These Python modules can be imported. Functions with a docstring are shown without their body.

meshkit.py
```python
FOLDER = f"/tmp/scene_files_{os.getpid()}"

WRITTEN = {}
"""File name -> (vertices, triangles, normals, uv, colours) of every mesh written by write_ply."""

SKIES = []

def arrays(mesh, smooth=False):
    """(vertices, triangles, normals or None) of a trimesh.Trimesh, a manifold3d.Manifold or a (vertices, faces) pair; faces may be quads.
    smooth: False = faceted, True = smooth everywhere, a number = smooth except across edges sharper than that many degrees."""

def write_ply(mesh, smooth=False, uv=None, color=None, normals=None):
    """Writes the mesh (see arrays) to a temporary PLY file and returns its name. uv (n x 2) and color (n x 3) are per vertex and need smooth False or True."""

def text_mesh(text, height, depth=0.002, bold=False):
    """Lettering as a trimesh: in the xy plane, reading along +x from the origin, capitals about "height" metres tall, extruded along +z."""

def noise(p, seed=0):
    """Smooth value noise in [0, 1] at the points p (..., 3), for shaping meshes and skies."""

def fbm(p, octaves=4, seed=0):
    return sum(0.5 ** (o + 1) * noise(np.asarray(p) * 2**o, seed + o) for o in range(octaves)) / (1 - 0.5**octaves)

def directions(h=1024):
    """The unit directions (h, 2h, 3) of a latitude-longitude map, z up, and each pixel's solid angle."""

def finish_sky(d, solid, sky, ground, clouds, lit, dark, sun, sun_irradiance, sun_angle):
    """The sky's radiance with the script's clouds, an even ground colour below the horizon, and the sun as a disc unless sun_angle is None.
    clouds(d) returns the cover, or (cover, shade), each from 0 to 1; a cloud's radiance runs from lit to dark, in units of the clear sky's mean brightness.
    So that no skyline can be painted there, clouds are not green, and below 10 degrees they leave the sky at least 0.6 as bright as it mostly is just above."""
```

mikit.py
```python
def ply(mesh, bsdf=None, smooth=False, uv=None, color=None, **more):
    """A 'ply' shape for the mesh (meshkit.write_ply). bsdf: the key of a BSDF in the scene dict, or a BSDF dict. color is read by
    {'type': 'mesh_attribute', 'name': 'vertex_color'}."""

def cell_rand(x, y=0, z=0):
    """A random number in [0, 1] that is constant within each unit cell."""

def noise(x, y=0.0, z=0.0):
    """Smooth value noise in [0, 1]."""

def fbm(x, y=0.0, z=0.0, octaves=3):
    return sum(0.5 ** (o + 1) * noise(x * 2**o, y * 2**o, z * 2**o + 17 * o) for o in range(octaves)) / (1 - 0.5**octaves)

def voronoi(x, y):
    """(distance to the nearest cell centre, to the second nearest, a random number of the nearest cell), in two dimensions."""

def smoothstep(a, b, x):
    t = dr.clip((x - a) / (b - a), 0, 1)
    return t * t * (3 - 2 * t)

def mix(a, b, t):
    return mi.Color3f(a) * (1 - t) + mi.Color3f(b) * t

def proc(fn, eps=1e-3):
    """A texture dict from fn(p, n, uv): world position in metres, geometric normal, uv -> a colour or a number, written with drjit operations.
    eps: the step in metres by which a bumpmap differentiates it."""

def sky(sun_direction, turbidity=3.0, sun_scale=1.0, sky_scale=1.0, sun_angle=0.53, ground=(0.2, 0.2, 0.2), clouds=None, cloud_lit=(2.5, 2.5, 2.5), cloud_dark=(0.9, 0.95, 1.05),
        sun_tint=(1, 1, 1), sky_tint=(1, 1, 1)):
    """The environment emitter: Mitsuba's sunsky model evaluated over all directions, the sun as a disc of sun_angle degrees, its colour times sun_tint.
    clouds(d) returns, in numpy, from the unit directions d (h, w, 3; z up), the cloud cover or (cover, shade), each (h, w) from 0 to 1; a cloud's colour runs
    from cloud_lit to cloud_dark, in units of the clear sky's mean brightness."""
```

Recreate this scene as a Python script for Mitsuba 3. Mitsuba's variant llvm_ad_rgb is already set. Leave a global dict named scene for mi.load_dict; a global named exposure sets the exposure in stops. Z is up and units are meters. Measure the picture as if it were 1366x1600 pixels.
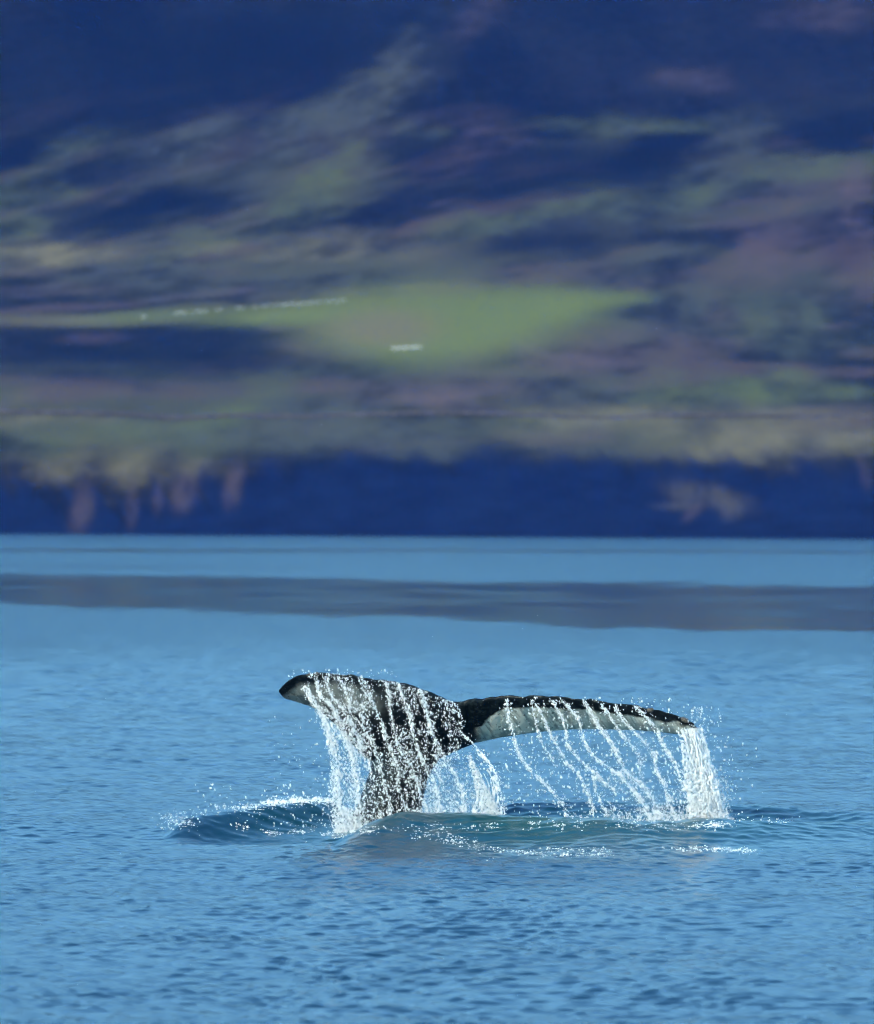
import math, random
import numpy as np
import trimesh
import manifold3d as m3
import drjit as dr
import mitsuba as mi
import meshkit, mikit
from mikit import proc, noise, fbm, smoothstep, mix
from scipy.interpolate import PchipInterpolator, CubicSpline

T = mi.ScalarTransform4f
scene, labels = {}, {}

# ------------------------------------------------------------------ camera, sky, exposure
FOCAL = 10000.0                  # focal length in pixels of the 1366 px wide photograph (a long telephoto lens)
EYE = np.array([0.0, 0.0, 2.9])  # on the deck of a boat
HORIZON = 826.0                  # row of the true horizon in the photograph
ROLL = 0.0060
FWD = np.array([0.0, 1.0, (HORIZON - 800.0) / FOCAL]); FWD /= np.linalg.norm(FWD)
UP0 = np.array([-math.sin(ROLL), 0.0, math.cos(ROLL)])
RIGHT = np.cross(FWD, UP0); RIGHT /= np.linalg.norm(RIGHT)
UP = np.cross(RIGHT, FWD)
scene['camera'] = {
    'type': 'thinlens', 'fov': 2 * math.degrees(math.atan(683.0 / FOCAL)), 'fov_axis': 'x',
    'aperture_radius': 0.031, 'focus_distance': 61.3, 'near_clip': 1.0, 'far_clip': 30000.0,
    'to_world': T().look_at(origin=EYE.tolist(), target=(EYE + FWD * 100).tolist(), up=UP.tolist()),
    'medium': {'type': 'ref', 'id': 'air'},
}
SUN = (-0.52, -0.78, 0.45)
scene['sky_light'] = mikit.sky(SUN, turbidity=3.0, sky_scale=2.4, sky_tint=(0.77, 1.17, 1.36), sun_tint=(0.88, 1.0, 1.20), ground=(0.02, 0.06, 0.10))
exposure = 1.7
# the air of the fjord: scatters blue more than red
scene['air'] = {'type': 'homogeneous',
                'albedo': {'type': 'rgb', 'value': [0.35, 0.65, 0.95]},
                'sigma_t': {'type': 'rgb', 'value': [0.017e-4, 0.103e-4, 0.40e-4]}}


def at(px, py, depth):
    """The point of the place seen at pixel (px, py) of the photograph, depth metres from the camera."""
    u, v = (np.asarray(px, float) - 683.0) / FOCAL, (800.0 - np.asarray(py, float)) / FOCAL
    d = FWD + u[..., None] * RIGHT + v[..., None] * UP if np.ndim(u) else FWD + u * RIGHT + v * UP
    return EYE + d * (np.asarray(depth)[..., None] if np.ndim(depth) else depth)


def struct(key, shape, label, category):
    scene[key] = shape
    labels[key] = {'label': label, 'category': category, 'kind': 'structure'}


# ------------------------------------------------------------------ the hillside across the fjord
HY = np.array([2380, 2400, 2404, 2412, 2424, 2440, 2560, 2700, 2950, 3150, 3500, 3900, 4300, 4900.])
HZ = np.array([-6, -0.5, 2, 13, 23, 29, 48, 71.5, 112, 168, 291, 430, 505, 430.])
PROFILE = PchipInterpolator(HY, HZ)


def hill_height(x, y):
    """World height of the hillside."""
    x, y = np.broadcast_arrays(np.asarray(x, float), np.asarray(y, float))
    head = 14 * (meshkit.fbm(np.stack([x / 70.0, 0 * x, 0 * x + 3.3], -1), 3, 5) - 0.5)
    cl = np.clip(1 - (y - 2400) / 240.0, 0, 1)
    yy = y + head * cl
    z = PROFILE(np.clip(yy, HY[0], HY[-1]))
    # gullies in the sea cliff
    g = meshkit.fbm(np.stack([x / 9.0, y / 60.0, 0 * x], -1), 4, 11) - 0.5
    cliff = np.exp(-((yy - 2420) / 16.0) ** 2)
    z = z + cliff * 5 * g
    # hummocks on the bench, spurs and ravines higher up
    warp = 60 * (meshkit.fbm(np.stack([x / 300, y / 300, 0 * x + 9], -1), 3, 21) - 0.5)
    hum = meshkit.fbm(np.stack([(x + warp) / 55.0, y / 70.0, 0 * x], -1), 4, 31) - 0.5
    up = np.clip((y - 2450) / 150.0, 0, 1)
    z = z + 7 * hum * up * (1 - 0.6 * np.exp(-((y - 2830) / 140.0) ** 2))
    rav = meshkit.fbm(np.stack([(x + warp + 0.25 * y) / 120.0, y / 420.0, 0 * x + 2], -1), 4, 41) - 0.5
    z = z + 55 * rav * np.clip((y - 2980) / 500.0, 0, 1.2)
    # a level shelf for the shore road
    t = np.exp(-((y - ROAD_Y(x)) / 7.0) ** 2)
    return z


def ROAD_Y(x):
    return 2562.0 + 3.0 * np.sin(np.asarray(x) / 90.0) + 0.012 * np.asarray(x)


def on_hill(px, py):
    """The point of the hillside seen at a pixel of the photograph."""
    ys = np.arange(2398.0, 4400.0, 2.0)
    p = at(np.full_like(ys, px), np.full_like(ys, py), ys)
    p *= 1.0
    under = p[:, 2] < hill_height(p[:, 0], p[:, 1])
    i = int(np.argmax(under)) if under.any() else len(ys) - 1
    return p[i]


xs = np.concatenate([-np.geomspace(3200, 460, 46)[:-1], np.arange(-460, 460.1, 1.7), np.geomspace(460, 3200, 46)[1:]])
ys = np.concatenate([np.arange(2380, 2446, 1.5), np.arange(2448, 3000, 4.5), np.geomspace(3000, 4900, 150)])
X, Y = np.meshgrid(xs, ys)
Z = hill_height(X, Y)


def grid_faces(n, m):
    i, j = np.meshgrid(np.arange(n - 1), np.arange(m - 1), indexing='ij')
    a = i * m + j
    return np.stack([a, a + 1, a + m + 1, a + m], -1).reshape(-1, 4)


# land cover and painted cloud shade: (pixel x, y, half width, half height, tilt in degrees, cover, strength); laid out on the ground as a plan map
G, TAN, MAUVE, GREY, CLOUD_SHADE = 0, 1, 2, 3, 4  # the last kind is cloud shadow painted into the ground colour
MEADOW = [(665, 508, 185, 60, 0, G, 1.0), (830, 481, 125, 29, 6, G, .95), (945, 468, 70, 12, 5, G, .6), (760, 500, 140, 44, 14, G, .8), (480, 490, 150, 17, 5, G, .9), (240, 494, 150, 10, 4, G, .5), (610, 512, 90, 30, 0, TAN, .85), (60, 500, 100, 13, 0, TAN, .45)]
COVER = [
    (683, 600, 760, 60, 0, GREY, .40), (683, 665, 760, 46, 0, GREY, .6), (350, 420, 460, 55, 0, GREY, .50), (1050, 470, 330, 70, 0, GREY, .45), (330, 300, 300, 80, 22, GREY, .40), (1050, 310, 330, 50, 10, GREY, .35), (560, 170, 130, 60, 38, GREY, .35),
    (640, 462, 260, 14, 2, TAN, .35), (900, 445, 200, 20, 0, MAUVE, .3), (60, 395, 100, 24, 0, TAN, .85), (40, 330, 60, 50, 15, G, .5), (110, 245, 110, 26, 24, G, .45), (300, 215, 90, 30, 24, GREY, .6), (530, 270, 62, 30, 36, G, .6), (430, 335, 160, 36, 24, G, .55),
    (460, 387, 190, 20, 2, TAN, .5), (600, 120, 60, 50, 50, GREY, .55), (490, 190, 70, 36, 40, GREY, .45), (650, 203, 38, 14, 0, G, .35), (750, 25, 44, 32, 40, MAUVE, .3),
    (780, 215, 62, 32, 0, MAUVE, .3), (1080, 125, 62, 24, 0, MAUVE, .35), (1000, 195, 150, 16, 0, G, .42), (1270, 255, 130, 22, 6, G, .65), (1130, 235, 70, 50, 40, GREY, .5), (790, 345, 160, 18, 8, G, .5),
    (1000, 312, 130, 20, 12, G, .5), (1335, 310, 26, 52, 30, MAUVE, .75), (1190, 392, 48, 34, 35, MAUVE, .6), (1250, 330, 90, 50, 20, MAUVE, .25), (1300, 20, 110, 30, 0, MAUVE, .25), (1230, 510, 120, 44, 0, G, .45),
    (1070, 615, 95, 20, 0, G, .75), (1210, 608, 85, 26, 0, G, .8), (1335, 612, 60, 12, 0, G, .55), (1040, 590, 40, 28, 0, G, .5), (1000, 545, 160, 30, 6, MAUVE, .4),
    (830, 555, 130, 32, 8, MAUVE, .55), (690, 615, 130, 24, 0, MAUVE, .55), (420, 600, 55, 26, 0, G, .42), (200, 580, 70, 15, 0, G, .3), (340, 655, 66, 20, 8, G, .8), (60, 650, 110, 20, 0, TAN, .55), (120, 600, 120, 16, 0, MAUVE, .3),
    (180, 690, 220, 36, 0, G, .42), (190, 735, 190, 34, 0, TAN, .55), (500, 680, 130, 24, 0, GREY, .5), (800, 660, 90, 26, 0, G, .5), (1000, 655, 220, 30, 0, TAN, .5), (1250, 690, 160, 40, 0, TAN, .6),
    (1090, 700, 90, 24, 0, TAN, .5), (700, 705, 80, 18, 0, GREY, .45),
    (222, 325, 125, 40, 6, CLOUD_SHADE, 1.1), (640, 250, 60, 40, 20, CLOUD_SHADE, .4), (890, 268, 200, 42, 6, CLOUD_SHADE, .8), (250, 560, 250, 40, 0, CLOUD_SHADE, .85), (250, 110, 400, 85, 16, CLOUD_SHADE, .7), (1290, 190, 110, 36, 0, CLOUD_SHADE, .6), (830, 388, 150, 20, 0, CLOUD_SHADE, .5), (20, 445, 50, 22, 0, CLOUD_SHADE, .6),
]
SCREE = [(128, 795, 18, 40, 14, MAUVE, .5), (206, 790, 10, 34, 0, MAUVE, .35), (288, 770, 20, 26, 12, MAUVE, .55), (246, 780, 9, 20, 0, MAUVE, .4), (366, 755, 16, 34, 30, MAUVE, .55), (1105, 772, 62, 20, -14, TAN, .36), (1060, 790, 30, 8, 0, TAN, .25), (1140, 797, 16, 16, 0, TAN, .3), (1085, 800, 18, 10, 30, MAUVE, .35), (1350, 735, 10, 24, 0, MAUVE, .4)]
COVER_RGB = {G: (0.104, 0.128, 0.032), TAN: (0.128, 0.112, 0.056), MAUVE: (0.082, 0.060, 0.056), GREY: (0.058, 0.064, 0.044), CLOUD_SHADE: (0.003, 0.007, 0.012)}


def laid_out(rows):
    """The patches as (x, height, half width, half height, tilt, cover, strength) on the slope."""
    out = []
    for (px, py, rx, ry, tilt, kind, w) in rows:
        c, t, b = on_hill(px, py), on_hill(px, py - ry), on_hill(px, min(py + ry, 839))
        out.append((c[0], (t[2] + b[2]) / 2, rx / FOCAL * c[1], max((t[2] - b[2]) / 2, 1.5), math.tan(math.radians(tilt)), kind, w))
    return out


MEADOW, COVER, SCREE = laid_out(MEADOW), laid_out(COVER), laid_out(SCREE)


def patch(p, row, wx, wz):
    cx, cz, rx, rz, k, kind, w = row
    dx = p.x + wx * min(1.0, rx / 20.0) - cx
    dz = p.z + wz * min(1.0, rz / 7.0) - cz - dx * k
    r2 = dr.square(dx / rx) + dr.square(dz / rz)
    return dr.exp(-0.5 * dr.square(r2) - 0.4 * r2) * w


def hill_color(p, n, uv):
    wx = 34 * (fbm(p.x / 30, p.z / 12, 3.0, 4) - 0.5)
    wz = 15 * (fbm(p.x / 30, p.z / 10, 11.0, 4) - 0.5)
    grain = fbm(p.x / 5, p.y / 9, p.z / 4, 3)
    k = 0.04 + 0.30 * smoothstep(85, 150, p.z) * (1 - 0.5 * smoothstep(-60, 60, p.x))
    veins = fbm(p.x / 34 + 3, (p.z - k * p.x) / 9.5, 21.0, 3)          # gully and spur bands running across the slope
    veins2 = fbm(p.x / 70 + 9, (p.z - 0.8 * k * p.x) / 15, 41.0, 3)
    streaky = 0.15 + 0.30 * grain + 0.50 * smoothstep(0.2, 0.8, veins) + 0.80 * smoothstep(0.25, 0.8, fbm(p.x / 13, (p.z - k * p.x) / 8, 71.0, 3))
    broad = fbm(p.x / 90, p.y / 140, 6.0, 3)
    c = mix((0.003, 0.006, 0.010), (0.010, 0.013, 0.018), smoothstep(0.35, 0.75, 0.6 * broad + 0.4 * grain))  # near-black ground: cloud shade over the slope is put into this base colour
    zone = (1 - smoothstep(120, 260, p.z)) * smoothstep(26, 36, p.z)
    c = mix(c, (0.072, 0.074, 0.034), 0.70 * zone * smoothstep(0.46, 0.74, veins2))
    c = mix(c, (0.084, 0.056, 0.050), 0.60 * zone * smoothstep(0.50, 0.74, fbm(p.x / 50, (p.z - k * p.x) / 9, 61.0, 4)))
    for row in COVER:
        c = mix(c, (0.076, 0.092, 0.030) if row[5] == G else COVER_RGB[row[5]], dr.clip(patch(p, row, wx, wz) * (0.85 if row[5] == G else 1.0) * (streaky if row[5] != CLOUD_SHADE else 0.6 + 0.7 * (1 - veins)), 0, 1))
    for row in MEADOW:
        c = mix(c, COVER_RGB[row[5]], dr.clip(patch(p, row, 0.35 * wx, 0.22 * wz) * (0.85 + 0.35 * grain), 0, 1))
    # the sea cliff: blue shade and haze painted into its colour up to a ragged edge
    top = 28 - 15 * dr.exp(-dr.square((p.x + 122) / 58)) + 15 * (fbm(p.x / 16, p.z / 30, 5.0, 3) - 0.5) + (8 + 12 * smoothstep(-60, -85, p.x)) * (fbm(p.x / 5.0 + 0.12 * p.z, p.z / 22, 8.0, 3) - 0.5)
    cliff_shade = mix((0.003, 0.009, 0.034), (0.005, 0.015, 0.056), fbm(p.x / 12, p.z / 4, 2.0, 3))
    c = mix(c, cliff_shade, 0.94 * (1 - smoothstep(-6, 6.5, p.z - top)))
    for row in SCREE:
        c = mix(c, COVER_RGB[row[5]], dr.clip(patch(p, row, 0.45 * wx, 0.5 * wz) * (0.35 + 1.1 * fbm(p.x / 3.5, p.z / 9, 31.0, 3)), 0, 1))
    return c


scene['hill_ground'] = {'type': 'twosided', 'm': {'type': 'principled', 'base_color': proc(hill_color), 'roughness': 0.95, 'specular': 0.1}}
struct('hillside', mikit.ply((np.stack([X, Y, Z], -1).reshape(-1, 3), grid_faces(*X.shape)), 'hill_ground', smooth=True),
       'heath and grass mountainside with painted cloud shade above a low sea cliff across the fjord', 'hillside')

# the shore road: a ribbon of gravel along the bench
rx = np.arange(-700, 700, 5.0)
rows = []
for off, lift in ((-5.2, -0.6), (-3.2, 0.9), (3.2, 0.9), (4.6, 0.2)):
    yy = ROAD_Y(rx) + off
    rows.append(np.stack([rx, yy, np.maximum(hill_height(rx, ROAD_Y(rx)), hill_height(rx, yy) - 0.3) + lift], -1))
scene['gravel'] = {'type': 'twosided', 'm': {'type': 'diffuse', 'reflectance': proc(lambda p, n, uv: mix((0.05, 0.048, 0.045), (0.11, 0.10, 0.09), fbm(p.x / 3, p.y / 3, 0.0, 3)))}}
struct('road', mikit.ply((np.concatenate(rows), grid_faces(4, len(rx))), 'gravel'), 'gravel road running level along the bench above the sea cliff', 'road')

# wrapped hay bales on the meadow
scene['bale_wrap'] = {'type': 'principled', 'base_color': {'type': 'rgb', 'value': [0.46, 0.48, 0.47]}, 'roughness': 0.35, 'specular': 0.5}


def bale_mesh(seed):
    prof = np.array([[0, -0.62], [0.48, -0.62], [0.60, -0.57], [0.64, -0.46], [0.655, 0.0], [0.64, 0.46], [0.60, 0.57], [0.48, 0.62], [0, 0.62]])
    m = trimesh.creation.revolve(prof, sections=18)
    v = m.vertices
    v *= (1 + 0.06 * (meshkit.noise(v * 2.2, seed) - 0.5))[:, None]
    v[:, [1, 2]] = v[:, [2, 1]] * [1, -1]      # lies on its round side
    v[:, 2] = np.maximum(v[:, 2], -0.58) + 0.58
    return trimesh.Trimesh(v, m.faces, process=False)


BALES = [mikit.ply(bale_mesh(s), 'bale_wrap', smooth=35) for s in (1, 2, 3)]
rnd = random.Random(4)
bale_n = 0


def bale(x, y, turn, label, group, size=0.58):
    global bale_n
    key = 'hay_bale' if bale_n == 0 else f'hay_bale_{bale_n:03d}'
    bale_n += 1
    z = float(hill_height(x, y))
    scene[key] = {**BALES[bale_n % 3], 'to_world': T().translate([x, y, z - 0.04]).rotate([0, 0, 1], turn).scale(size)}
    labels[key] = {'label': label, 'category': 'hay bale', 'group': group}


p_left, p_right = on_hill(222, 497), on_hill(538, 471)
CLUSTERS = [('the pair at the left end of the row', [0.0, 0.014]), ('the first short group of the row', [.165, .18, .19, .205, .215]), ('the second short group of the row', [.25, .272, .285, .30, .315]),
            ('the pair in the middle of the row', [.372, .39]), ('the close trio past the middle of the row', [.47, .485, .50]), ('the close pair past the middle of the row', [.55, .565]),
            ('the long right-hand part of the row', [.60, .615, .64, .66, .685, .70, .71, .722, .735, .748, .76, .775, .785, .80, .815, .83, .842, .858, .87, .885, .915, .93, .95, .97, .985, 1.0])]
for where, fs in CLUSTERS:
    for f in fs:
        q = on_hill(222 + 316 * f, 497 - 26 * f ** 0.8 + rnd.uniform(-.6, .6))
        bale(q[0], q[1], rnd.uniform(-12, 12) + 90 * (rnd.random() < .3), 'white hay bale in ' + where + ' above the meadow', 'hay bales in the upper row')
q0, q1 = on_hill(612, 546), on_hill(658, 544)
for i in range(10):
    q = q0 + (q1 - q0) * (i + .5) / 10
    bale(q[0], q[1], rnd.uniform(-6, 6), 'white hay bale in the short tight row low on the green meadow', 'hay bales in the short lower row', 0.85)

# ------------------------------------------------------------------ the sea
rng = np.random.default_rng(7)
NW = 130
LAM = np.exp(rng.uniform(math.log(0.088), math.log(0.8), NW))
ANG = np.radians(90 + 42 * rng.standard_normal(NW) + 10)
SLOPE = 0.185 * math.sqrt(2 / NW) * np.exp(-0.5 * (np.log(LAM / 0.155) / 0.55) ** 2) * 1.62
LAM[:26] = np.exp(rng.uniform(math.log(1.3), math.log(9.0), 26))      # the longer waves under the ripples
SLOPE[:26] = 0.026 * math.sqrt(2 / 26)
LAM[26:62] = np.exp(rng.uniform(math.log(0.30), math.log(0.98), 36))     # wavelets that stand higher on the open water beyond the whale
SLOPE[26:62] = 0.100 * math.sqrt(2 / 36)
PHASE = rng.uniform(0, 2 * math.pi, NW)


def ridge(x, y, px, py, depth, h, near, far):
    """A swell whose crest follows the given pixels at the given depths; h, near and far width along it."""
    P = at(np.array(px, float), np.array(py, float), np.array(depth, float))
    o = np.argsort(P[:, 0])
    cx, cy = P[o, 0], np.array(depth, float)[o]
    yc = PchipInterpolator(cx, cy)(np.clip(x, cx[0], cx[-1]))
    hh = PchipInterpolator(cx, np.array(h, float)[o])(np.clip(x, cx[0], cx[-1]))
    hh = hh * (0.82 + 0.36 * meshkit.fbm(np.stack([x / 0.32, 0 * x + near, y / 1.5 + 0 * x], -1), 3, 17))
    hh = hh * np.exp(-np.square(np.maximum(0, np.maximum(cx[0] - x, x - cx[-1])) / 0.25))
    d = y - yc
    return hh * np.where(d < 0, np.exp(-np.abs(d / near) ** 1.7), np.exp(-(d / far) ** 2))


def swell(x, y):
    # left of the tail: a short steep wave with a hollow face
    z = ridge(x, y, [258, 285, 340, 420, 500, 560], [1285] * 6, [60.3, 60.4, 60.8, 61.3, 61.9, 62.4], [.02, .13, .17, .20, .23, .10], 0.48, 0.9)
    # in front of the tail and off to the right: a long smooth swell
    z = z + ridge(x, y, [520, 570, 640, 700, 800, 930, 1100, 1366, 1700], [1300] * 9, [58.9, 59.2, 59.7, 59.8, 59.7, 59.3, 59.6, 60.6, 62], [.0, .16, .255, .25, .23, .215, .20, .14, .0], 0.85, 1.2)
    # behind the falling water
    z = z + ridge(x, y, [720, 800, 900, 1000, 1140, 1260, 1366, 1600], [1290] * 8, [63.4, 63.3, 63.2, 63.2, 63.0, 62.8, 62.4, 62], [.06, .18, .19, .17, .18, .14, .12, .0], 0.6, 1.1)
    z = z - 0.07 * np.exp(-np.square((x + 1.75) / 0.8) - np.square((y - 59.9) / 0.55))
    return z


def sea_waves(x, y, spacing=0.08):
    """Height of the sea, and how far the chop shifts its points sideways (crests are sharper than troughs)."""
    x, y = np.broadcast_arrays(np.asarray(x, np.float32), np.asarray(y, np.float32))
    spacing = np.float32(spacing)
    wx = 0.5 * (meshkit.noise(np.stack([x / 1.7, y / 1.9, 0 * x], -1), 3) - 0.5)
    wy = 0.5 * (meshkit.noise(np.stack([x / 1.9, y / 1.7, 0 * x + 5], -1), 4) - 0.5)
    gust = 0.58 + 0.80 * meshkit.fbm(np.stack([x / 4.0, y / 11.0, 0 * x + 2], -1), 3, 6)
    foot = np.exp(-np.square((x - 1.4) / 3.0) - np.square((y - 60.2) / 2.3))
    gust = (gust * (1 - 0.55 * foot)).astype(np.float32)
    wx, wy = (x + wx).astype(np.float32), (y + wy).astype(np.float32)
    calm = 1 - 0.92 * np.clip((y - 200 + 1.94 * x) / 8, 0, 1) * np.clip((372 - 1.1 * x - y) / 14, 0, 1)
    gust = (gust * calm).astype(np.float32)
    z, sx_, sy_ = np.zeros_like(x), np.zeros_like(x), np.zeros_like(x)
    open_water = (0.22 + 0.78 * np.clip((y - 68) / 60, 0, 1)).astype(np.float32)
    for q, (lam, a, s, ph) in enumerate(zip(LAM, ANG, SLOPE, PHASE)):
        keep = np.clip(lam / (1.6 * spacing) - 1.3, 0, 1)
        if np.max(keep) <= 0:
            continue
        k = 2 * math.pi / lam
        arg = np.float32(k * math.cos(a)) * wx + np.float32(k * math.sin(a)) * wy + np.float32(ph)
        amp = keep * np.float32(s / k) * gust
        if 26 <= q < 62:
            amp = amp * open_water
        if lam > 1.0:
            amp = amp * np.exp(-np.square(np.maximum(y - 64, 0) / 45))
        c = amp * np.cos(arg)
        z += amp * np.sin(arg); sx_ += c * math.cos(a); sy_ += c * math.sin(a)
    z += 0.02 * np.sin(0.42 * y + 0.1 * x) * np.exp(-np.square(y / 130)) + 0.012 * np.sin(0.9 * y - 0.33 * x + 2) * np.exp(-np.square(y / 110))
    # fine striations drawn along the swells
    st = meshkit.fbm(np.stack([(x + 0.12 * (y - 60)) / 0.45, (y - 60) / 0.12, 0 * x], -1), 2, 13) - 0.5
    z = z + np.where(x < -0.4, 0.032, 0.022) * st * np.exp(-np.square((x - 0.6) / 3.8) - np.square((y - 60.2) / 2.3)) * (spacing < 0.2)
    return z + swell(x, y), 1.1 * sx_, 1.1 * sy_


def sea_height(x, y, spacing=0.08):
    return sea_waves(x, y, spacing)[0]


def spread(start, stop, step0, rate):
    out, v, s = [], start, step0
    while v < stop:
        v += s; s *= rate
        out.append(min(v, stop))
    return np.array(out)


xd = np.arange(-5.2, 5.2001, 0.031)
xo = spread(5.2, 7000, 0.034, 1.065)
sx = np.concatenate([-xo[::-1], xd, xo])
y_near = np.concatenate([np.arange(24.0, 36.5, 0.055), np.arange(36.5, 58.0, 0.031)])
y_mid = np.arange(58.0, 64.5, 0.032)
y_far, v = [], 64.5
while v < 2450:
    y_far.append(v); v += 0.04 + max(0, v - 64.5) * 0.0009 + max(0, v - 130) * 0.004
sy = np.concatenate([-spread(-24, 3000, 0.2, 1.08)[::-1], y_near, y_mid, y_far, [2500.0]])
SX, SY = np.meshgrid(sx, sy)
gap = np.maximum(np.gradient(sy)[:, None] * np.ones_like(SX), np.gradient(sx)[None, :] * 0.8)
SZ, SHX, SHY = sea_waves(SX, SY, gap)
SX, SY = SX + SHX, SY + SHY


def slick_mask(p):
    """1 on the calm streak of water that mirrors the mountain, 0 on the ruffled water."""
    wob = 64 * (fbm(p.x / 6, p.y / 30, 2.0, 4) - 0.5) * (0.55 + 0.45 * smoothstep(-4, 10, p.x))
    near_edge = 206.0 - 1.94 * p.x
    near_edge = near_edge + wob * 0.6
    fray = 15 * (fbm(p.x / 1.6, p.y / 7, 9.0, 3) - 0.5)
    near_edge = near_edge + fray
    far_edge = 363.0 - 1.1 * p.x + wob * 1.2 + 2 * fray
    a = smoothstep(-6, 6, p.y - near_edge) * (1 - smoothstep(-14, 14, p.y - far_edge))
    # thin calm lines farther out
    l1 = 840.0 + 0.6 * p.x + 90 * (fbm(p.x / 40, 7.0, 0.0, 2) - 0.5)
    b = 1.0 * dr.exp(-dr.square((p.y - l1) / 62))
    l2 = 478.0 + 0.5 * p.x
    b = dr.maximum(b, 0.8 * dr.exp(-dr.square((p.y - l2) / 12)) * smoothstep(6, 18, -p.x + 20 * (fbm(p.x / 8, 3.0, 0.0, 2) - 0.5)))
    streak = smoothstep(0.62, 0.8, fbm(p.x / 120, p.y / 90, 4.0, 3)) * smoothstep(400, 700, p.y) * 0.5
    return dr.maximum(dr.maximum(a, b), streak)


def sea_rough(p, n, uv):
    gusts = 0.62 + 0.40 * fbm(p.x / 1.3, p.y / 13.0, 0.0, 3) + 0.62 * (fbm(p.x / 0.26, p.y / 3.6, 5.0, 3) - 0.2)
    base = 0.20 + (0.27 * gusts - 0.20) * smoothstep(95, 200, p.y)
    return base * (1 - slick_mask(p)) + (0.055 + 0.075 * smoothstep(0.2, 0.8, fbm(p.x / 4, p.y / 9, 3.0, 3))) * slick_mask(p)


def sea_color(p, n, uv):
    churn = dr.exp(-dr.square((p.x - 1.3) / 2.4) - dr.square((p.y - 60.6) / 2.4))
    return mix((0.004, 0.036, 0.080), (0.004, 0.080, 0.080), churn * (0.5 + 0.7 * fbm(p.x * 1.3, p.y * 1.3, 0.0, 2)))


scene['sea_water'] = {'type': 'twosided', 'm': {'type': 'principled', 'base_color': proc(sea_color), 'roughness': proc(sea_rough), 'eta': 1.34}}
struct('sea', mikit.ply((np.stack([SX, SY, SZ], -1).reshape(-1, 3), grid_faces(*SX.shape)), 'sea_water', smooth=True),
       'rippled blue sea with a calm grey streak and swells around the whale tail', 'sea')


def sea_z(x, y):
    return sea_height(np.asarray(x, float), np.asarray(y, float), 0.075)


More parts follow.
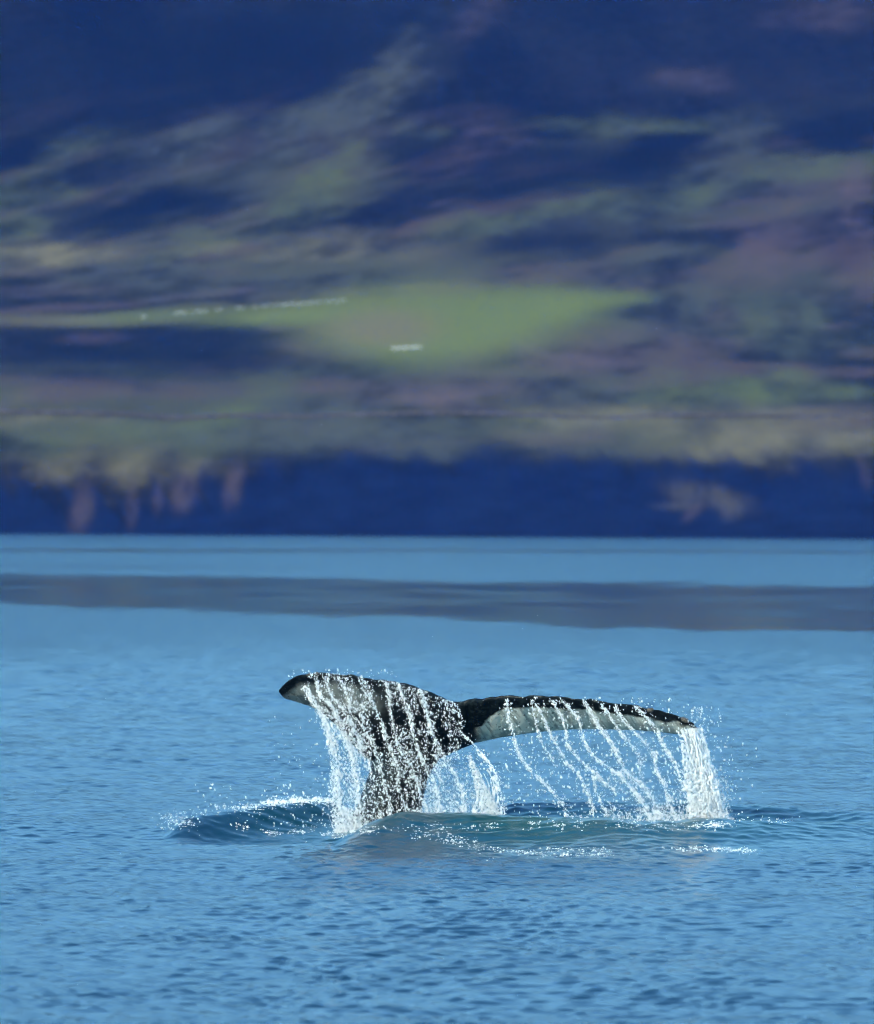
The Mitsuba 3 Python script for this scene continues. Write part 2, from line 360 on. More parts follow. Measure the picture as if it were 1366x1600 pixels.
# ------------------------------------------------------------------ the whale
# stations across the fluke from the left tip to the right one: trailing edge pixel and depth, leading edge pixel and depth, thickness
ST = np.array([
    (436, 1077, 61.60, 438, 1083, 61.66, .030), (446, 1066, 61.48, 444, 1090, 61.72, .065), (462, 1057, 61.36, 458, 1095, 61.78, .090), (480, 1053, 61.28, 476, 1101, 61.82, .110),
    (502, 1053, 61.20, 496, 1109, 61.86, .130), (540, 1055, 61.10, 521, 1130, 61.92, .160), (580, 1060, 61.05, 548, 1160, 61.98, .210), (620, 1067, 61.05, 580, 1190, 62.02, .270), (660, 1078, 61.10, 624, 1198, 62.05, .330),
    (688, 1089, 61.20, 662, 1190, 62.05, .350), (707, 1098, 61.30, 697, 1178, 62.02, .340), (726, 1096, 61.24, 724, 1166, 62.00, .300), (760, 1091, 61.10, 757, 1157, 61.85, .250), (800, 1089, 61.00, 800, 1149, 61.66, .200),
    (850, 1088, 60.95, 850, 1143, 61.52, .170), (920, 1094, 60.92, 920, 1139, 61.40, .140), (980, 1101, 60.92, 980, 1140, 61.28, .115), (1030, 1111, 60.93, 1030, 1144, 61.22, .095), (1060, 1120, 60.94, 1058, 1147, 61.20, .075),
    (1080, 1129, 60.95, 1078, 1147, 61.10, .050), (1088, 1138, 60.98, 1086, 1143, 61.03, .030)], float)
te, le = at(ST[:, 0], ST[:, 1], ST[:, 2]), at(ST[:, 3], ST[:, 4], ST[:, 5])
arc = np.concatenate([[0], np.cumsum(np.linalg.norm(np.diff((te + le) / 2, axis=0), axis=1))])
fine = np.linspace(0, arc[-1], 190)
TEc, LEc, THc = PchipInterpolator(arc, te), PchipInterpolator(arc, le), PchipInterpolator(arc, ST[:, 6])
te_f, le_f, th_f = TEc(fine), LEc(fine), THc(fine)
jag = meshkit.fbm(np.stack([fine * 9, 0 * fine, 0 * fine], -1), 3, 3) - 0.5
te_f[:, 2] += 0.035 * jag
te_f[:, 1] += 0.05 * jag
ts = np.concatenate([np.linspace(0, 1, 22) ** 1.3])
half = 1.35 * np.sqrt(np.clip(1 - ts, 0, 1)) * (0.06 + ts ** 0.75) / 1.06          # thin trailing edge (0), round leading edge (1)
ring_t = np.concatenate([ts, ts[-2:0:-1]])
ring_s = np.concatenate([half, -half[-2:0:-1]])
span = np.gradient((te_f + le_f) / 2, axis=0)
chord = le_f - te_f
nrm = np.cross(span, chord); nrm /= np.linalg.norm(nrm, axis=1, keepdims=True)
rings = te_f[:, None] + ring_t[None, :, None] * chord[:, None] + (ring_s[None] * th_f[:, None] * 0.5)[..., None] * nrm[:, None]
n_r, n_p = rings.shape[:2]
fv = rings.reshape(-1, 3)
ff = []
for i in range(n_r - 1):
    for j in range(n_p):
        a, b = i * n_p + j, i * n_p + (j + 1) % n_p
        ff += [(a, b, b + n_p), (a, b + n_p, a + n_p)]
c0, c1 = len(fv), len(fv) + 1
fv = np.vstack([fv, rings[0].mean(0), rings[-1].mean(0)])
for j in range(n_p):
    ff += [(c0, (j + 1) % n_p, j), (c1, (n_r - 1) * n_p + j, (n_r - 1) * n_p + (j + 1) % n_p)]
fl = trimesh.Trimesh(fv, np.array(ff), process=True)
fl.fix_normals()


def to_manifold(m):
    return m3.Manifold(m3.Mesh(np.asarray(m.vertices, np.float32), np.asarray(m.faces, np.uint32)))


def loft(sections, n=40):
    """Closed elliptical loft: (centre, half width along x, half depth along y)."""
    s = np.arange(len(sections))
    t = np.linspace(0, len(sections) - 1, 8 * len(sections))
    C = PchipInterpolator(s, np.array([c for c, _, _ in sections]))(t)
    A = PchipInterpolator(s, np.array([a for _, a, _ in sections]))(t)
    B = PchipInterpolator(s, np.array([b for _, _, b in sections]))(t)
    w = np.arange(n) * 2 * np.pi / n
    v = np.stack([C[:, None, 0] + A[:, None] * np.cos(w), C[:, None, 1] + B[:, None] * np.sin(w), C[:, None, 2] + 0 * w], -1)
    k = len(t)
    f = []
    for i in range(k - 1):
        for j in range(n):
            a, b = i * n + j, i * n + (j + 1) % n
            f += [(a, b, b + n), (a, b + n, a + n)]
    v = np.vstack([v.reshape(-1, 3), v[0].mean(0), v[-1].mean(0)])
    for j in range(n):
        f += [(k * n, (j + 1) % n, j), (k * n + 1, (k - 1) * n + j, (k - 1) * n + (j + 1) % n)]
    m = trimesh.Trimesh(v, np.array(f), process=False)
    m.fix_normals()
    return m


M = 61.5 / FOCAL
stock = loft([(at(590, 1560, 62.6), 95 * M, .75), (at(594, 1420, 62.4), 76 * M, .62), (at(600, 1300, 62.25), 60 * M, .52), (at(612, 1250, 62.15), 50 * M, .44), (at(624, 1210, 62.05), 48 * M, .36),
              (at(640, 1175, 61.95), 54 * M, .27), (at(662, 1140, 61.75), 44 * M, .19), (at(684, 1112, 61.5), 20 * M, .09)])
body = to_manifold(fl) + to_manifold(stock)
body = body.refine_to_length(0.022).to_mesh()
whale = trimesh.Trimesh(body.vert_properties[:, :3], body.tri_verts, process=True)
trimesh.smoothing.filter_taubin(whale, lamb=0.5, nu=0.52, iterations=14)
v = whale.vertices
whale.vertices = v + whale.vertex_normals * (0.012 * (meshkit.fbm(v * 7, 3, 8) - 0.5) + 0.006 * (meshkit.fbm(v * 30, 2, 9) - 0.5))[:, None]
SPAN_X, SPAN_Z = te[:, 0], te[:, 2]
print('whale triangles', len(whale.faces), whale.is_watertight)


def te_height(x):
    """Height of the trailing edge above x, in drjit."""
    out = mi.Float(float(SPAN_Z[0]))
    for i in range(len(SPAN_X) - 1):
        t = dr.clip((x - float(SPAN_X[i])) / float(SPAN_X[i + 1] - SPAN_X[i]), 0, 1)
        out = dr.select(x > float(SPAN_X[i]), float(SPAN_Z[i]) * (1 - t) + float(SPAN_Z[i + 1]) * t, out)
    return out


NOTCH = float(at(712, 1100, 61.3)[0])


def whale_white(p):
    """The white of the underside: from the leading edge of each lobe up to a ragged line below the trailing edge."""
    drop = te_height(p.x) - p.z
    rag = 0.11 * (fbm(p.x * 7, p.z * 12, p.y * 5, 4) - 0.5)
    dx = p.x - NOTCH
    right = smoothstep(0.10, 0.135, drop + rag + 0.05 * smoothstep(1.6, 2.2, dx) - 0.16 * (1 - smoothstep(0.15, 0.5, dx))) * smoothstep(0.16, 0.26, dx + rag)
    left = smoothstep(0.06, 0.14, drop + rag) * (1 - smoothstep(-1.05, -0.62, dx + 2.2 * rag - 0.15 * drop)) * (1 - smoothstep(0.22, 0.42, drop + 2 * rag))
    return dr.maximum(right, left * 0.42)


def whale_color(p, n, uv):
    w = whale_white(p)
    mott = fbm(p.x * 26, p.y * 26, p.z * 40, 3)
    streak = fbm(p.x * 30 + p.z * 20, p.y * 6, p.z * 5, 3)
    dark = mix((0.003, 0.006, 0.010), (0.013, 0.021, 0.026), smoothstep(0.45, 0.75, mott))
    scar = smoothstep(0.72, 0.82, fbm(p.x * 42, p.y * 24, p.z * 42, 3))
    dark = mix(dark, (0.22, 0.24, 0.23), scar * 0.45)
    pale = mix((0.60, 0.63, 0.59), (0.30, 0.34, 0.33), smoothstep(0.45, 0.7, streak))
    pale = mix(pale, (0.05, 0.06, 0.06), smoothstep(0.66, 0.74, mott) * 0.7)
    return mix(dark, pale, w)


scene['whale_skin'] = {'type': 'principled', 'base_color': proc(whale_color), 'roughness': 0.32, 'specular': 0.16, 'clearcoat': 0.12, 'clearcoat_gloss': 0.9}
scene['humpback_whale'] = mikit.ply(whale, 'whale_skin', smooth=True)
labels['humpback_whale'] = {'label': 'diving whale with only its dark tail stock and black and white flukes above water', 'category': 'whale'}

# barnacles on the fluke tips
scene['barnacle_shell'] = {'type': 'principled', 'base_color': proc(lambda p, n, uv: mix((0.035, 0.034, 0.03), (0.16, 0.14, 0.115), fbm(p.x * 60, p.y * 60, p.z * 60, 3))), 'roughness': 0.6}
prof = np.array([[0, -.3], [1.0, -.25], [.92, .15], [.62, .75], [.42, .95], [.30, .80], [0, .45]])
BARN = mikit.ply(trimesh.creation.revolve(prof, sections=9), 'barnacle_shell', smooth=40)
rb = random.Random(12)
spots = [(1034 + rb.uniform(-5, 5), 1110 + rb.uniform(-2, 2)) for _ in range(4)] + [(1074 + rb.uniform(-14, 13), 1128 + rb.uniform(-5, 14)) for _ in range(24)] + \
        [(481 + rb.uniform(-26, 18), 1058 + rb.uniform(-4, 10)) for _ in range(16)]
tree = trimesh.proximity.ProximityQuery(whale)
for i, (px, py) in enumerate(spots):
    near_p, _, tri = tree.on_surface(at(px, py, 60.6 if px > 900 else 60.9)[None])
    q, nn = near_p[0], whale.face_normals[tri[0]]
    ax = np.cross([0, 0, 1], nn); ax = ax / (np.linalg.norm(ax) + 1e-9)
    sc = rb.uniform(.012, .026) if px > 900 else rb.uniform(.009, .017)
    scene['humpback_whale__barnacle' + (f'_{i:03d}' if i else '')] = {**BARN, 'to_world': T().translate(q.tolist()).rotate(ax.tolist(), math.degrees(math.acos(np.clip(nn[2], -1, 1)))).scale([sc, sc, sc * rb.uniform(.8, 1.5)])}

# ------------------------------------------------------------------ falling water
ICO0, ICO1 = trimesh.creation.icosphere(0), trimesh.creation.icosphere(1)


class Drops:
    """Collects drops and ligaments of water into one mesh."""

    def __init__(self, seed):
        self.r = np.random.default_rng(seed)
        self.v, self.f, self.n = [], [], 0

    def add(self, v, f):
        self.v.append(v); self.f.append(f + self.n); self.n += len(v)

    def drops(self, pts, radii, along=None, stretch=1.0, big=0.011):
        pts, radii = np.atleast_2d(pts), np.minimum(np.atleast_1d(radii), 0.0085)
        for lod, ok in ((ICO0, radii < big), (ICO1, radii >= big)):
            p, r = pts[ok], radii[ok]
            if not len(p):
                continue
            u = np.asarray(lod.vertices)
            q = self.r.standard_normal((len(p), 3, 3))
            q, _ = np.linalg.qr(q)
            shape = np.exp(0.22 * self.r.standard_normal((len(p), 3)))
            vv = np.einsum('kij,nj->kni', q, u) * shape[:, None]
            if along is not None:
                d = along[ok] / (np.linalg.norm(along[ok], axis=1, keepdims=True) + 1e-9)
                s = (stretch - 1) * self.r.random(len(p))
                vv = vv + (np.einsum('kni,ki->kn', vv, d) * s[:, None])[..., None] * d[:, None]
            vv = p[:, None] + vv * r[:, None, None]
            ff = (np.asarray(lod.faces)[None] + (np.arange(len(p)) * len(u))[:, None, None]).reshape(-1, 3)
            self.add(vv.reshape(-1, 3), ff)

    def tube(self, pts, radii, sides=6):
        t = np.gradient(pts, axis=0); t /= np.linalg.norm(t, axis=1, keepdims=True) + 1e-9
        a = np.cross(t, [0, 1.0, 0.02]); a /= np.linalg.norm(a, axis=1, keepdims=True) + 1e-9
        b = np.cross(t, a)
        w = np.arange(sides) * 2 * np.pi / sides
        v = pts[:, None] + radii[:, None, None] * (np.cos(w)[None, :, None] * a[:, None] + np.sin(w)[None, :, None] * b[:, None])
        i, j = np.meshgrid(np.arange(len(pts) - 1), np.arange(sides), indexing='ij')
        q = np.stack([i * sides + j, i * sides + (j + 1) % sides, (i + 1) * sides + (j + 1) % sides, (i + 1) * sides + j], -1).reshape(-1, 4)
        self.add(v.reshape(-1, 3), np.vstack([q[:, [0, 1, 2]], q[:, [0, 2, 3]]]))

    def shape(self, bsdf):
        return mikit.ply(trimesh.Trimesh(np.vstack(self.v), np.vstack(self.f), process=False), bsdf, smooth=True)


scene['falling_water'] = {'type': 'principled', 'base_color': {'type': 'rgb', 'value': [0.92, 0.95, 0.97]}, 'roughness': 0.10, 'eta': 1.33, 'spec_trans': 0.12}
scene['foam_white'] = {'type': 'principled', 'base_color': {'type': 'rgb', 'value': [0.86, 0.90, 0.91]}, 'roughness': 0.35, 'specular': 0.5}


def path3(pts, depth0, depth1, n):
    """A smooth path through pixels, its depth running from depth0 to depth1."""
    p = np.array(pts, float)
    s = np.concatenate([[0], np.cumsum(np.linalg.norm(np.diff(p, axis=0), axis=1))]); s /= s[-1]
    t = np.linspace(0, 1, n)
    q = PchipInterpolator(s, p)(t)
    return at(q[:, 0], q[:, 1], depth0 + (depth1 - depth0) * t)


def add_part(key, name, shape):
    """A part of the thing under the next free number."""
    k, n = f'{key}__{name}', 0
    while k in scene:
        n += 1
        k = f'{key}__{name}_{n:03d}'
    scene[k] = shape
    return k


def strand(key, pts, radii, name='strand'):
    D = Drops(1)
    D.tube(pts, radii)
    add_part(key, name, D.shape('falling_water'))


def drops_part(key, D):
    k = add_part(key, 'drops', D.shape('falling_water'))
    labels[k] = {'kind': 'stuff'}


def stream(key, pts, width, density, seed, d0, d1, broken=0.62):
    """One stream: beaded ligaments that wander about the path, drops strung along it and loose drops around."""
    D = Drops(seed)
    length = np.sum(np.linalg.norm(np.diff(np.array(pts, float), axis=0), axis=1)) * M
    n = max(24, int(length / 0.007))
    c = path3(pts, d0, d1, n)
    tan = np.gradient(c, axis=0)
    t = np.linspace(0, 1, n)
    off = lambda sc, amp, k: amp * (meshkit.fbm(np.stack([t * length / sc, 0 * t + k, 0 * t + seed], -1), 3, seed % 97) - 0.5)
    strands = max(1, int(round(width / 0.020)))
    for k in range(strands):
        w = width * (0.35 + 0.6 * t)
        q = c + np.stack([off(.06, 1.0, k * 3.1) * (w + .012) * 2.0 + D.r.normal() * w * .25, off(.12, 1.0, k * 3.1 + 40) * w * 1.8, 0 * t], -1)
        bead = np.clip(meshkit.fbm(np.stack([t * length / 0.020, 0 * t + k, 0 * t], -1), 3, (seed + k) % 89) * 1.5 - 0.35, 0, 1)
        on = np.clip((meshkit.fbm(np.stack([t * length / 0.08, 0 * t + 7 * k, 0 * t + 3], -1), 2, (seed + 2 * k) % 83) - broken * (0.30 + 0.75 * t)) * 9 + .6, 0, 1)
        strand(key, q, 0.0004 + (0.0008 + 0.0044 * bead ** 1.4) * on)
    m = int(density * length)
    i = D.r.integers(0, n, m)
    clump = meshkit.fbm(np.stack([t * length / 0.06, 0 * t + 5, 0 * t + seed], -1), 2, seed % 71)[i] > D.r.random(m) * .75
    i = i[clump]; m = len(i)
    w = width * (0.35 + 0.75 * t[i])
    p = c[i] + np.stack([off(.07, 1.0, 0)[i] * w + D.r.normal(size=m) * (w * .45 + .007), D.r.normal(size=m) * w * .5, D.r.normal(size=m) * .008], -1)
    D.drops(p, np.exp(D.r.normal(math.log(0.0033), .50, m)), tan[i], 2.8)
    m = int(density * length * .3)
    i = D.r.integers(0, n, m)
    p = c[i] + np.stack([D.r.normal(size=m) * (.022 + .05 * t[i]), D.r.normal(size=m) * .05, D.r.normal(size=m) * .02], -1)
    D.drops(p, np.exp(D.r.normal(math.log(0.0034), .45, m)))
    drops_part(key, D)


Z1 = lambda pts: [(400 + .2928 * x, 1020 + .2928 * y) for x, y in pts]
Z2 = lambda pts: [(760 + .2928 * x, 1040 + .2928 * y) for x, y in pts]
# pixels, width in metres, drops per metre, label
LEFT = [
    (Z1([(265, 180), (300, 250), (350, 330), (385, 400), (400, 480), (425, 560), (432, 640), (425, 740), (440, 830), (490, 930), (510, 970)]), .075, 620, 'thick white rope of water on the far left, falling from the left fluke tip'),
    (Z1([(330, 150), (340, 230), (395, 270), (440, 350), (475, 440), (510, 520), (520, 600), (540, 700), (535, 800), (530, 860), (570, 950)]), .035, 420, 'second stream from the left, thin and wavy beside the thick rope of water'),
    (Z1([(370, 130), (400, 220), (460, 300), (520, 400), (560, 490), (590, 560), (610, 640), (625, 730), (650, 830), (680, 930)]), .030, 215, 'third stream from the left, running down the left edge of the tail stock'),
    (Z1([(440, 130), (480, 210), (520, 330), (580, 420), (640, 520), (660, 620), (690, 740), (715, 840), (740, 925)]), .026, 200, 'fourth stream from the left, crossing the left fluke onto the dark tail stock'),
    (Z1([(560, 130), (600, 220), (640, 310), (680, 400), (700, 480), (730, 560), (760, 640), (765, 730), (800, 820), (830, 920)]), .030, 215, 'fifth stream from the left, down the middle of the tail stock'),
    (Z1([(690, 150), (710, 240), (720, 330), (740, 430), (770, 520), (820, 600), (860, 700), (880, 780), (920, 840), (935, 915)]), .026, 200, 'sixth stream from the left, sliding off the right side of the tail stock'),
    (Z1([(760, 170), (790, 260), (830, 370), (850, 480), (900, 600), (950, 690), (965, 780), (975, 900)]), .024, 320, 'stream just right of the tail stock, first of the three left of the spray fan'),
    (Z1([(880, 200), (910, 300), (930, 400), (960, 480), (1010, 570), (1080, 690), (1110, 780), (1115, 860), (1150, 930)]), .024, 320, 'stream falling from beside the notch into the left side of the spray fan'),
    (Z1([(1100, 430), (1150, 480), (1210, 550), (1260, 620), (1300, 700), (1315, 790), (1325, 900)]), .020, 300, 'thin curved stream outlining the right edge of the spray fan under the notch'),
]
RIGHTS = [
    (Z2([(110, 180), (118, 260), (135, 330), (150, 400), (190, 500), (250, 570), (330, 650), (400, 740), (440, 815)]), .026, 330, 'slanting stream falling from the right fluke nearest the notch'),
    (Z2([(240, 180), (262, 290), (290, 400), (320, 450), (340, 480), (370, 545)]), .010, 130, 'short broken string of drops, second from the notch under the right fluke'),
    (Z2([(260, 200), (300, 270), (330, 340), (390, 450), (430, 520), (500, 590), (540, 680), (568, 760), (572, 830)]), .020, 280, 'thin stream hanging from the right fluke, third from the notch'),
    (Z2([(350, 190), (390, 250), (420, 310), (440, 430), (500, 500), (560, 560), (640, 630), (700, 690)]), .022, 300, 'stream that fades out above the water, fourth from the notch on the right fluke'),
    (Z2([(400, 180), (450, 240), (490, 280), (520, 390), (560, 470), (640, 540), (740, 610), (800, 700), (850, 780), (880, 860)]), .028, 340, 'long stream at the middle of the right fluke, fifth from the notch'),
    (Z2([(520, 190), (560, 250), (590, 310), (650, 390), (700, 470), (740, 560), (830, 640), (890, 720), (915, 850)]), .034, 420, 'broad bright stream right of the middle of the right fluke, sixth from the notch'),
    (Z2([(610, 205), (650, 260), (690, 320), (760, 410), (820, 480), (828, 590), (845, 640)]), .018, 260, 'short stream ending in mid air, seventh from the notch on the right fluke'),
    (Z2([(690, 215), (730, 290), (790, 350), (850, 420), (900, 480), (905, 550), (960, 650), (980, 740), (1030, 850)]), .022, 310, 'stream with a kink halfway down, eighth from the notch on the right fluke'),
    (Z2([(790, 215), (850, 270), (910, 350), (950, 430), (1000, 510), (1035, 600), (1085, 700), (1100, 830)]), .028, 360, 'stream just left of the white column at the right fluke tip'),
    (Z2([(575, 590), (580, 660), (620, 750), (680, 850)]), .016, 240, 'short thin stream low over the water, starting beneath the middle of the right fluke'),
    (Z2([(700, 560), (760, 640), (830, 720), (870, 790), (885, 860)]), .024, 330, 'low veil of water beside the broad bright stream under the right fluke'),
]
n_s = 0
for rows, d0, d1, grp in ((LEFT, 60.95, 60.75, 'streams pouring off the left fluke'), (RIGHTS, 60.82, 60.95, 'streams pouring off the right fluke')):
    for pts, width, dens, lab in rows:
        if len(pts[0]) and pts[0][0] < 720 and d0 > 60.9:
            d0_, d1_ = 61.0 - .1 * min(1, max(0, (pts[0][0] - 480) / 100)), 60.9
        else:
            d0_, d1_ = d0, d1
        key = 'water_stream' + (f'_{n_s:03d}' if n_s else '')
        stream(key, pts, width * .95, dens * 1.7, 100 + n_s, d0_, d1_)
        labels[key] = {'label': lab, 'category': 'water stream', 'group': grp}
        n_s += 1

# the thick column off the right tip
D = Drops(900)
for k in range(34):
    f = D.r.random()
    a = [(1068 + 28 * f + D.r.normal() * 2, 1140 - 4 * f), (1078 + 30 * f, 1178), (1086 + 30 * f + D.r.normal() * 3, 1215), (1092 + 34 * f + D.r.normal() * 3, 1255), (1090 + 46 * f + D.r.normal() * 3, 1292)]
    c = path3(a, 60.9 + D.r.normal() * .04, 61.0 + D.r.normal() * .08, 110)
    t = np.linspace(0, 1, 110)
    wob = np.stack([meshkit.fbm(np.stack([t * 7, 0 * t + k, 0 * t], -1), 3, 5) - .5, meshkit.fbm(np.stack([t * 7, 0 * t + k, 0 * t + 9], -1), 3, 6) - .5, 0 * t], -1) * .05
    strand('water_column', c + wob, 0.0015 + .0115 * meshkit.fbm(np.stack([t * 28, 0 * t + k, 0 * t], -1), 3, 7) ** 1.6)
m = 4600
t = D.r.random(m) ** .6
f = D.r.random(m)
px = 1060 + 22 * t + f * (36 + 22 * t) + D.r.normal(size=m) * 3
py = 1135 + 157 * t
D.drops(at(px, py, 60.93 + D.r.normal(size=m) * .07), np.exp(D.r.normal(math.log(.0042), .5, m)), np.tile([.15, 0, -1.0], (m, 1)), 3.0)
m = 2200                                                  # the dense white foot
px, py = 1108 + D.r.normal(size=m) * 13, 1290 - np.abs(D.r.normal(size=m)) * 22
D.drops(at(px, py, 60.95 + D.r.normal(size=m) * .09), np.exp(D.r.normal(math.log(.0062), .45, m)))
drops_part('water_column', D)
labels['water_column'] = {'label': 'dense white column of water pouring off the right fluke tip', 'category': 'water stream'}

# the fan of spray under the notch
D = Drops(901)
for k in range(16):
    x0 = D.r.uniform(742, 778)
    top = D.r.uniform(1200, 1245)
    a = [(x0 - 4, top), (x0 + D.r.normal() * 4, top + 25), (x0 + D.r.normal() * 5, 1268), (x0 + D.r.normal() * 6, 1290)]
    t = np.linspace(0, 1, 60)
    strand('spray_fan', path3(a, 60.9, 60.95, 60) + .02 * np.stack([meshkit.fbm(np.stack([t * 6, 0 * t + k, 0 * t], -1), 3, 5) - .5, 0 * t, 0 * t], -1), .002 + .011 * meshkit.fbm(np.stack([t * 18, 0 * t + k, 0 * t], -1), 3, 7) ** 2)
m = 1300
t = D.r.random(m) ** .7
px = 728 + 30 * t + (D.r.random(m) ** .7) * (8 + 26 * t)
D.drops(at(px, 1180 + 110 * t, 60.9 + D.r.normal(size=m) * .05), np.exp(D.r.normal(math.log(.0044), .55, m)))
drops_part('spray_fan', D)
labels['spray_fan'] = {'label': 'upright fan of bright spray beneath the notch of the flukes', 'category': 'water spray'}

# loose drops: over the left fluke and the tail stock, about the right tip, over the water
D = Drops(902)


def scatter(n, box, depth, size, sd=.4, dens=None, dd=.06):
    px, py = D.r.uniform(box[0], box[2], n * 3), D.r.uniform(box[1], box[3], n * 3)
    if dens is not None:
        ok = D.r.random(n * 3) < dens(px, py)
        px, py = px[ok], py[ok]
    px, py = px[:n], py[:n]
    D.drops(at(px, py, depth + D.r.normal(size=len(px)) * dd), np.exp(D.r.normal(math.log(size), sd, len(px))), np.tile([.2, 0, -1.0], (len(px), 1)), 1.9)


def over_tail(px, py):
    left = np.interp(py, [1052, 1075, 1110, 1160, 1200, 1290], [485, 478, 505, 535, 550, 540])
    right = np.interp(py, [1052, 1066, 1080, 1100, 1160, 1200, 1290], [520, 620, 665, 715, 742, 690, 700])
    inside = (px > left) & (px < right)
    patch = meshkit.fbm(np.stack([px / 14 - py / 60, py / 40, 0 * px], -1), 3, 2)
    return inside * np.clip((patch - .34) * 3.4, 0.03, 1) * np.interp(py, [1060, 1150, 1200, 1290], [1, 1, .6, .38])


scatter(5000, (478, 1052, 745, 1292), 60.88, .0034, .42, over_tail)
scatter(320, (545, 1090, 720, 1290), 60.86, .0058, .35, over_tail)
scatter(2600, (655, 1165, 795, 1294), 60.95, .0027, .4, lambda x, y: np.clip((y - 1165) / 110, .1, 1) * (x < 728 + (y - 1165) * .5) * (x > 690 - (y - 1165) * .35))
scatter(2200, (940, 1200, 1140, 1292), 60.95, .0026, .4, lambda x, y: np.clip((y - 1190) / 100, .05, 1) * (.15 + .85 * (x > 1180 - (y - 1100) * 0.9)))
scatter(1900, (495, 1100, 570, 1302), 60.95, .0034, .45, lambda x, y: (x > np.interp(y, [1100, 1180, 1300], [495, 515, 520])) * np.clip(meshkit.fbm(np.stack([x / 9 - y / 40, y / 30, 0 * x], -1), 3, 4) * 2.6 - .7, .05, 1))
scatter(450, (535, 1175, 600, 1300), 60.9, .0031, .4)
scatter(450, (625, 1175, 690, 1296), 60.9, .0031, .4)
scatter(260, (780, 1090, 1080, 1150), 60.84, .0045, .4)
scatter(620, (790, 1150, 1080, 1290), 60.9, .0050, .45)
scatter(170, (1080, 1105, 1130, 1160), 60.95, .0040, .4, lambda x, y: np.exp(-(x - 1080) / 20))
scatter(900, (525, 1262, 735, 1302), 60.8, .0040, .45, lambda x, y: np.clip((y - 1258) / 44, 0, 1) ** 2)
scatter(170, (1115, 1150, 1200, 1290), 61.0, .0046, .45, lambda x, y: np.exp(-(x - 1110) / 28))
scatter(120, (300, 1225, 530, 1300), 61.0, .0060, .4, None, .3)
scatter(110, (420, 1120, 540, 1290), 60.95, .0042, .4)
scatter(60, (445, 1046, 620, 1058), 61.1, .0035, .4)
scatter(360, (630, 1170, 800, 1290), 60.95, .0048, .45)
scene['spray_drops'] = D.shape('falling_water')
labels['spray_drops'] = {'label': 'loose white drops of water flying around the whale tail', 'category': 'water drops', 'kind': 'stuff'}

# ------------------------------------------------------------------ foam on the water
D = Drops(903)


def sea_hit(px, py):
    """The points of the sea seen at pixels near the whale."""
    px, py = np.asarray(px, float), np.asarray(py, float)
    ds = np.arange(55.5, 66.0, 0.06)
    out = np.zeros((len(px), 3))
    P = at(np.repeat(px, len(ds)), np.repeat(py, len(ds)), np.tile(ds, len(px)))
    under = (P[:, 2] < sea_z(P[:, 0], P[:, 1])).reshape(len(px), len(ds))
    i = np.where(under.any(1), under.argmax(1), len(ds) - 1)
    return P.reshape(len(px), len(ds), 3)[np.arange(len(px)), i]


def foam(path, n, spread_px, size, sd=.5, clump=True):
    p = np.array(path, float)
    s = np.concatenate([[0], np.cumsum(np.linalg.norm(np.diff(p, axis=0), axis=1))])
    t = D.r.random(n) * s[-1]
    if clump:
        c = D.r.random(max(3, n // 18)) * s[-1]
        t = np.clip(c[D.r.integers(0, len(c), n)] + D.r.normal(size=n) * 4, 0, s[-1])
    q = np.stack([np.interp(t, s, p[:, 0]), np.interp(t, s, p[:, 1])], -1)
    q = q + D.r.normal(size=(n, 2)) * np.array(spread_px)
    pts = sea_hit(q[:, 0], q[:, 1])
    r = np.minimum(np.exp(D.r.normal(math.log(size), sd, n)), size * 1.9)
    D.drops(pts + np.array([0, 0, 1.0]) * (r * .1)[:, None], r)


foam([(415, 1256), (460, 1252), (500, 1250), (525, 1256)], 560, (6, 3.5), .0075)
foam([(258, 1288), (275, 1280), (300, 1288)], 420, (11, 7), .0042)
foam([(300, 1275), (345, 1268), (410, 1262)], 160, (9, 3), .004)
foam([(330, 1290), (400, 1285), (500, 1290)], 200, (22, 8), .0035)
foam([(350, 1285), (390, 1295), (430, 1303), (480, 1300), (540, 1308)], 300, (5, 2), .0048)
foam([(330, 1262), (370, 1262), (415, 1260)], 150, (7, 3), .0045)
foam([(520, 1296), (560, 1300), (620, 1294), (680, 1292), (740, 1294), (790, 1290)], 700, (8, 3.2), .006)
foam([(640, 1308), (670, 1304), (710, 1312), (760, 1322)], 420, (9, 4), .0045)
foam([(700, 1318), (780, 1328), (850, 1336), (950, 1336)], 420, (8, 2), .0042)
foam([(820, 1325), (900, 1328), (960, 1330)], 160, (8, 2.5), .004)
foam([(1060, 1328), (1110, 1326), (1190, 1332)], 330, (12, 2), .0048)
foam([(830, 1288), (900, 1290), (980, 1290), (1080, 1292)], 520, (8, 4), .0056)
foam([(1085, 1290), (1135, 1290)], 420, (6, 3), .0075)
foam([(1150, 1280), (1240, 1284)], 60, (12, 3), .006)
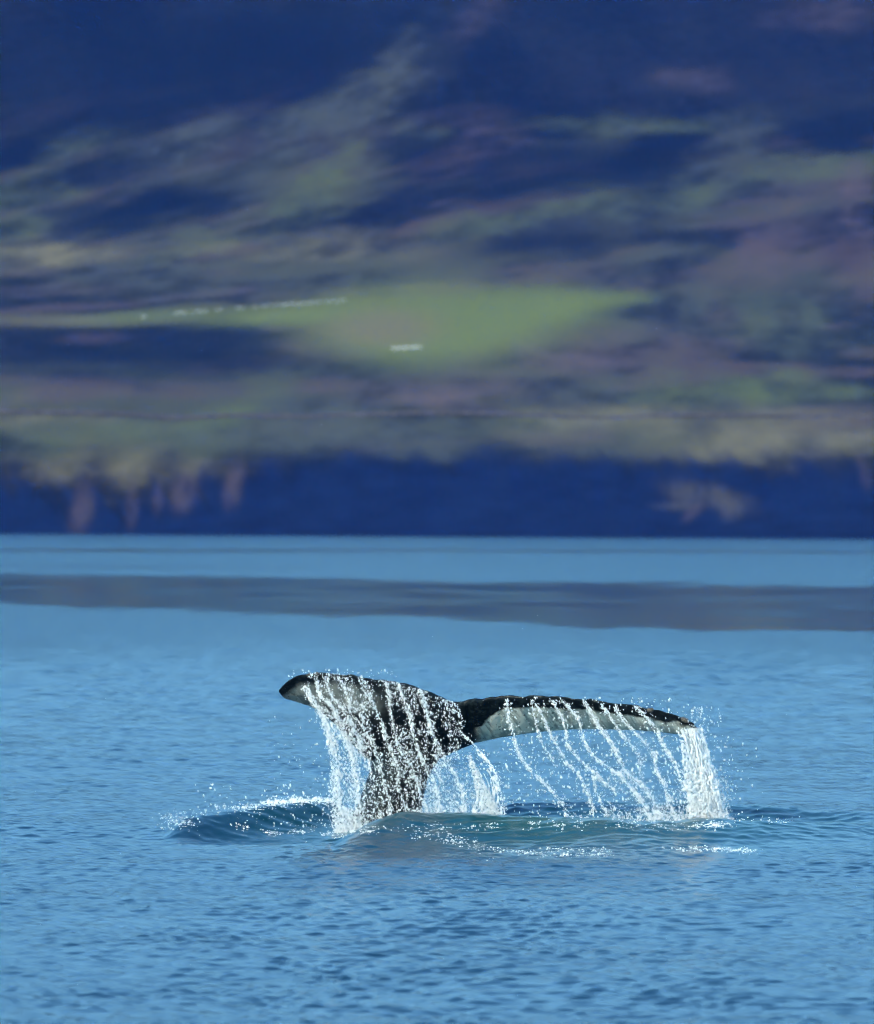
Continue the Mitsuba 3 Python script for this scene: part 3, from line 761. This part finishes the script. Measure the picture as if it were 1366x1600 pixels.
foam([(800, 1275), (900, 1276), (1040, 1275)], 160, (10, 5), .0055)
foam([(760, 1340), (766, 1360)], 40, (5, 6), .004)
scene['sea_foam'] = D.shape('foam_white')
labels['sea_foam'] = {'label': 'white foam and bubbles on the swells around the tail', 'category': 'foam', 'kind': 'stuff'}

# little crowns of water thrown up where the streams land
for i, (x0, x1, y0, h, n, lab) in enumerate([
        (885, 930, 1291, 14, 26, 'low crown of splash at the foot of the slanting stream nearest the notch'),
        (945, 1005, 1292, 22, 44, 'middle crown of splash under the right fluke'),
        (1010, 1072, 1292, 26, 50, 'crown of splash just left of the white column'),
        (525, 575, 1300, 26, 40, 'ragged splash where the thick left rope of water lands'),
        (650, 720, 1292, 30, 50, 'ragged splash right of the tail stock')]):
    C = Drops(940 + i)
    key = 'splash_crown' + (f'_{i:03d}' if i else '')
    for k in range(n):
        x = C.r.uniform(x0, x1)
        hh = h * C.r.uniform(.25, 1.1)
        lean = C.r.normal() * .35
        t = np.linspace(0, 1, 16)
        p = at(x + lean * hh * t + C.r.normal() * 1.5 * np.sin(t * 5), y0 + 3 - hh * t, np.full(16, 60.95 + C.r.normal() * .07))
        strand(key, p, (.0055 * (1 - t) + .0018) * C.r.uniform(.5, 1.3), 'jet')
        C.drops(p[-1:] + [0, 0, .006], np.array([.0045 * C.r.uniform(.6, 1.6)]))
    m = n * 9
    C.drops(at(C.r.uniform(x0, x1, m), y0 - np.abs(C.r.normal(size=m)) * h * .6, 60.95 + C.r.normal(size=m) * .08), np.exp(C.r.normal(math.log(.0042), .5, m)))
    drops_part(key, C)
    labels[key] = {'label': lab, 'category': 'splash', 'group': 'crowns of splash where streams land'}

# ------------------------------------------------------------------ the haze over the fjord
scene['haze'] = {'type': 'cube', 'to_world': T().translate([0, 900, 271.5]).scale([7500, 4300, 280.5]), 'bsdf': {'type': 'null'}, 'interior': {'type': 'ref', 'id': 'air'}}
labels['haze'] = {'label': 'blue haze in the air of the fjord', 'category': 'haze', 'kind': 'stuff'}
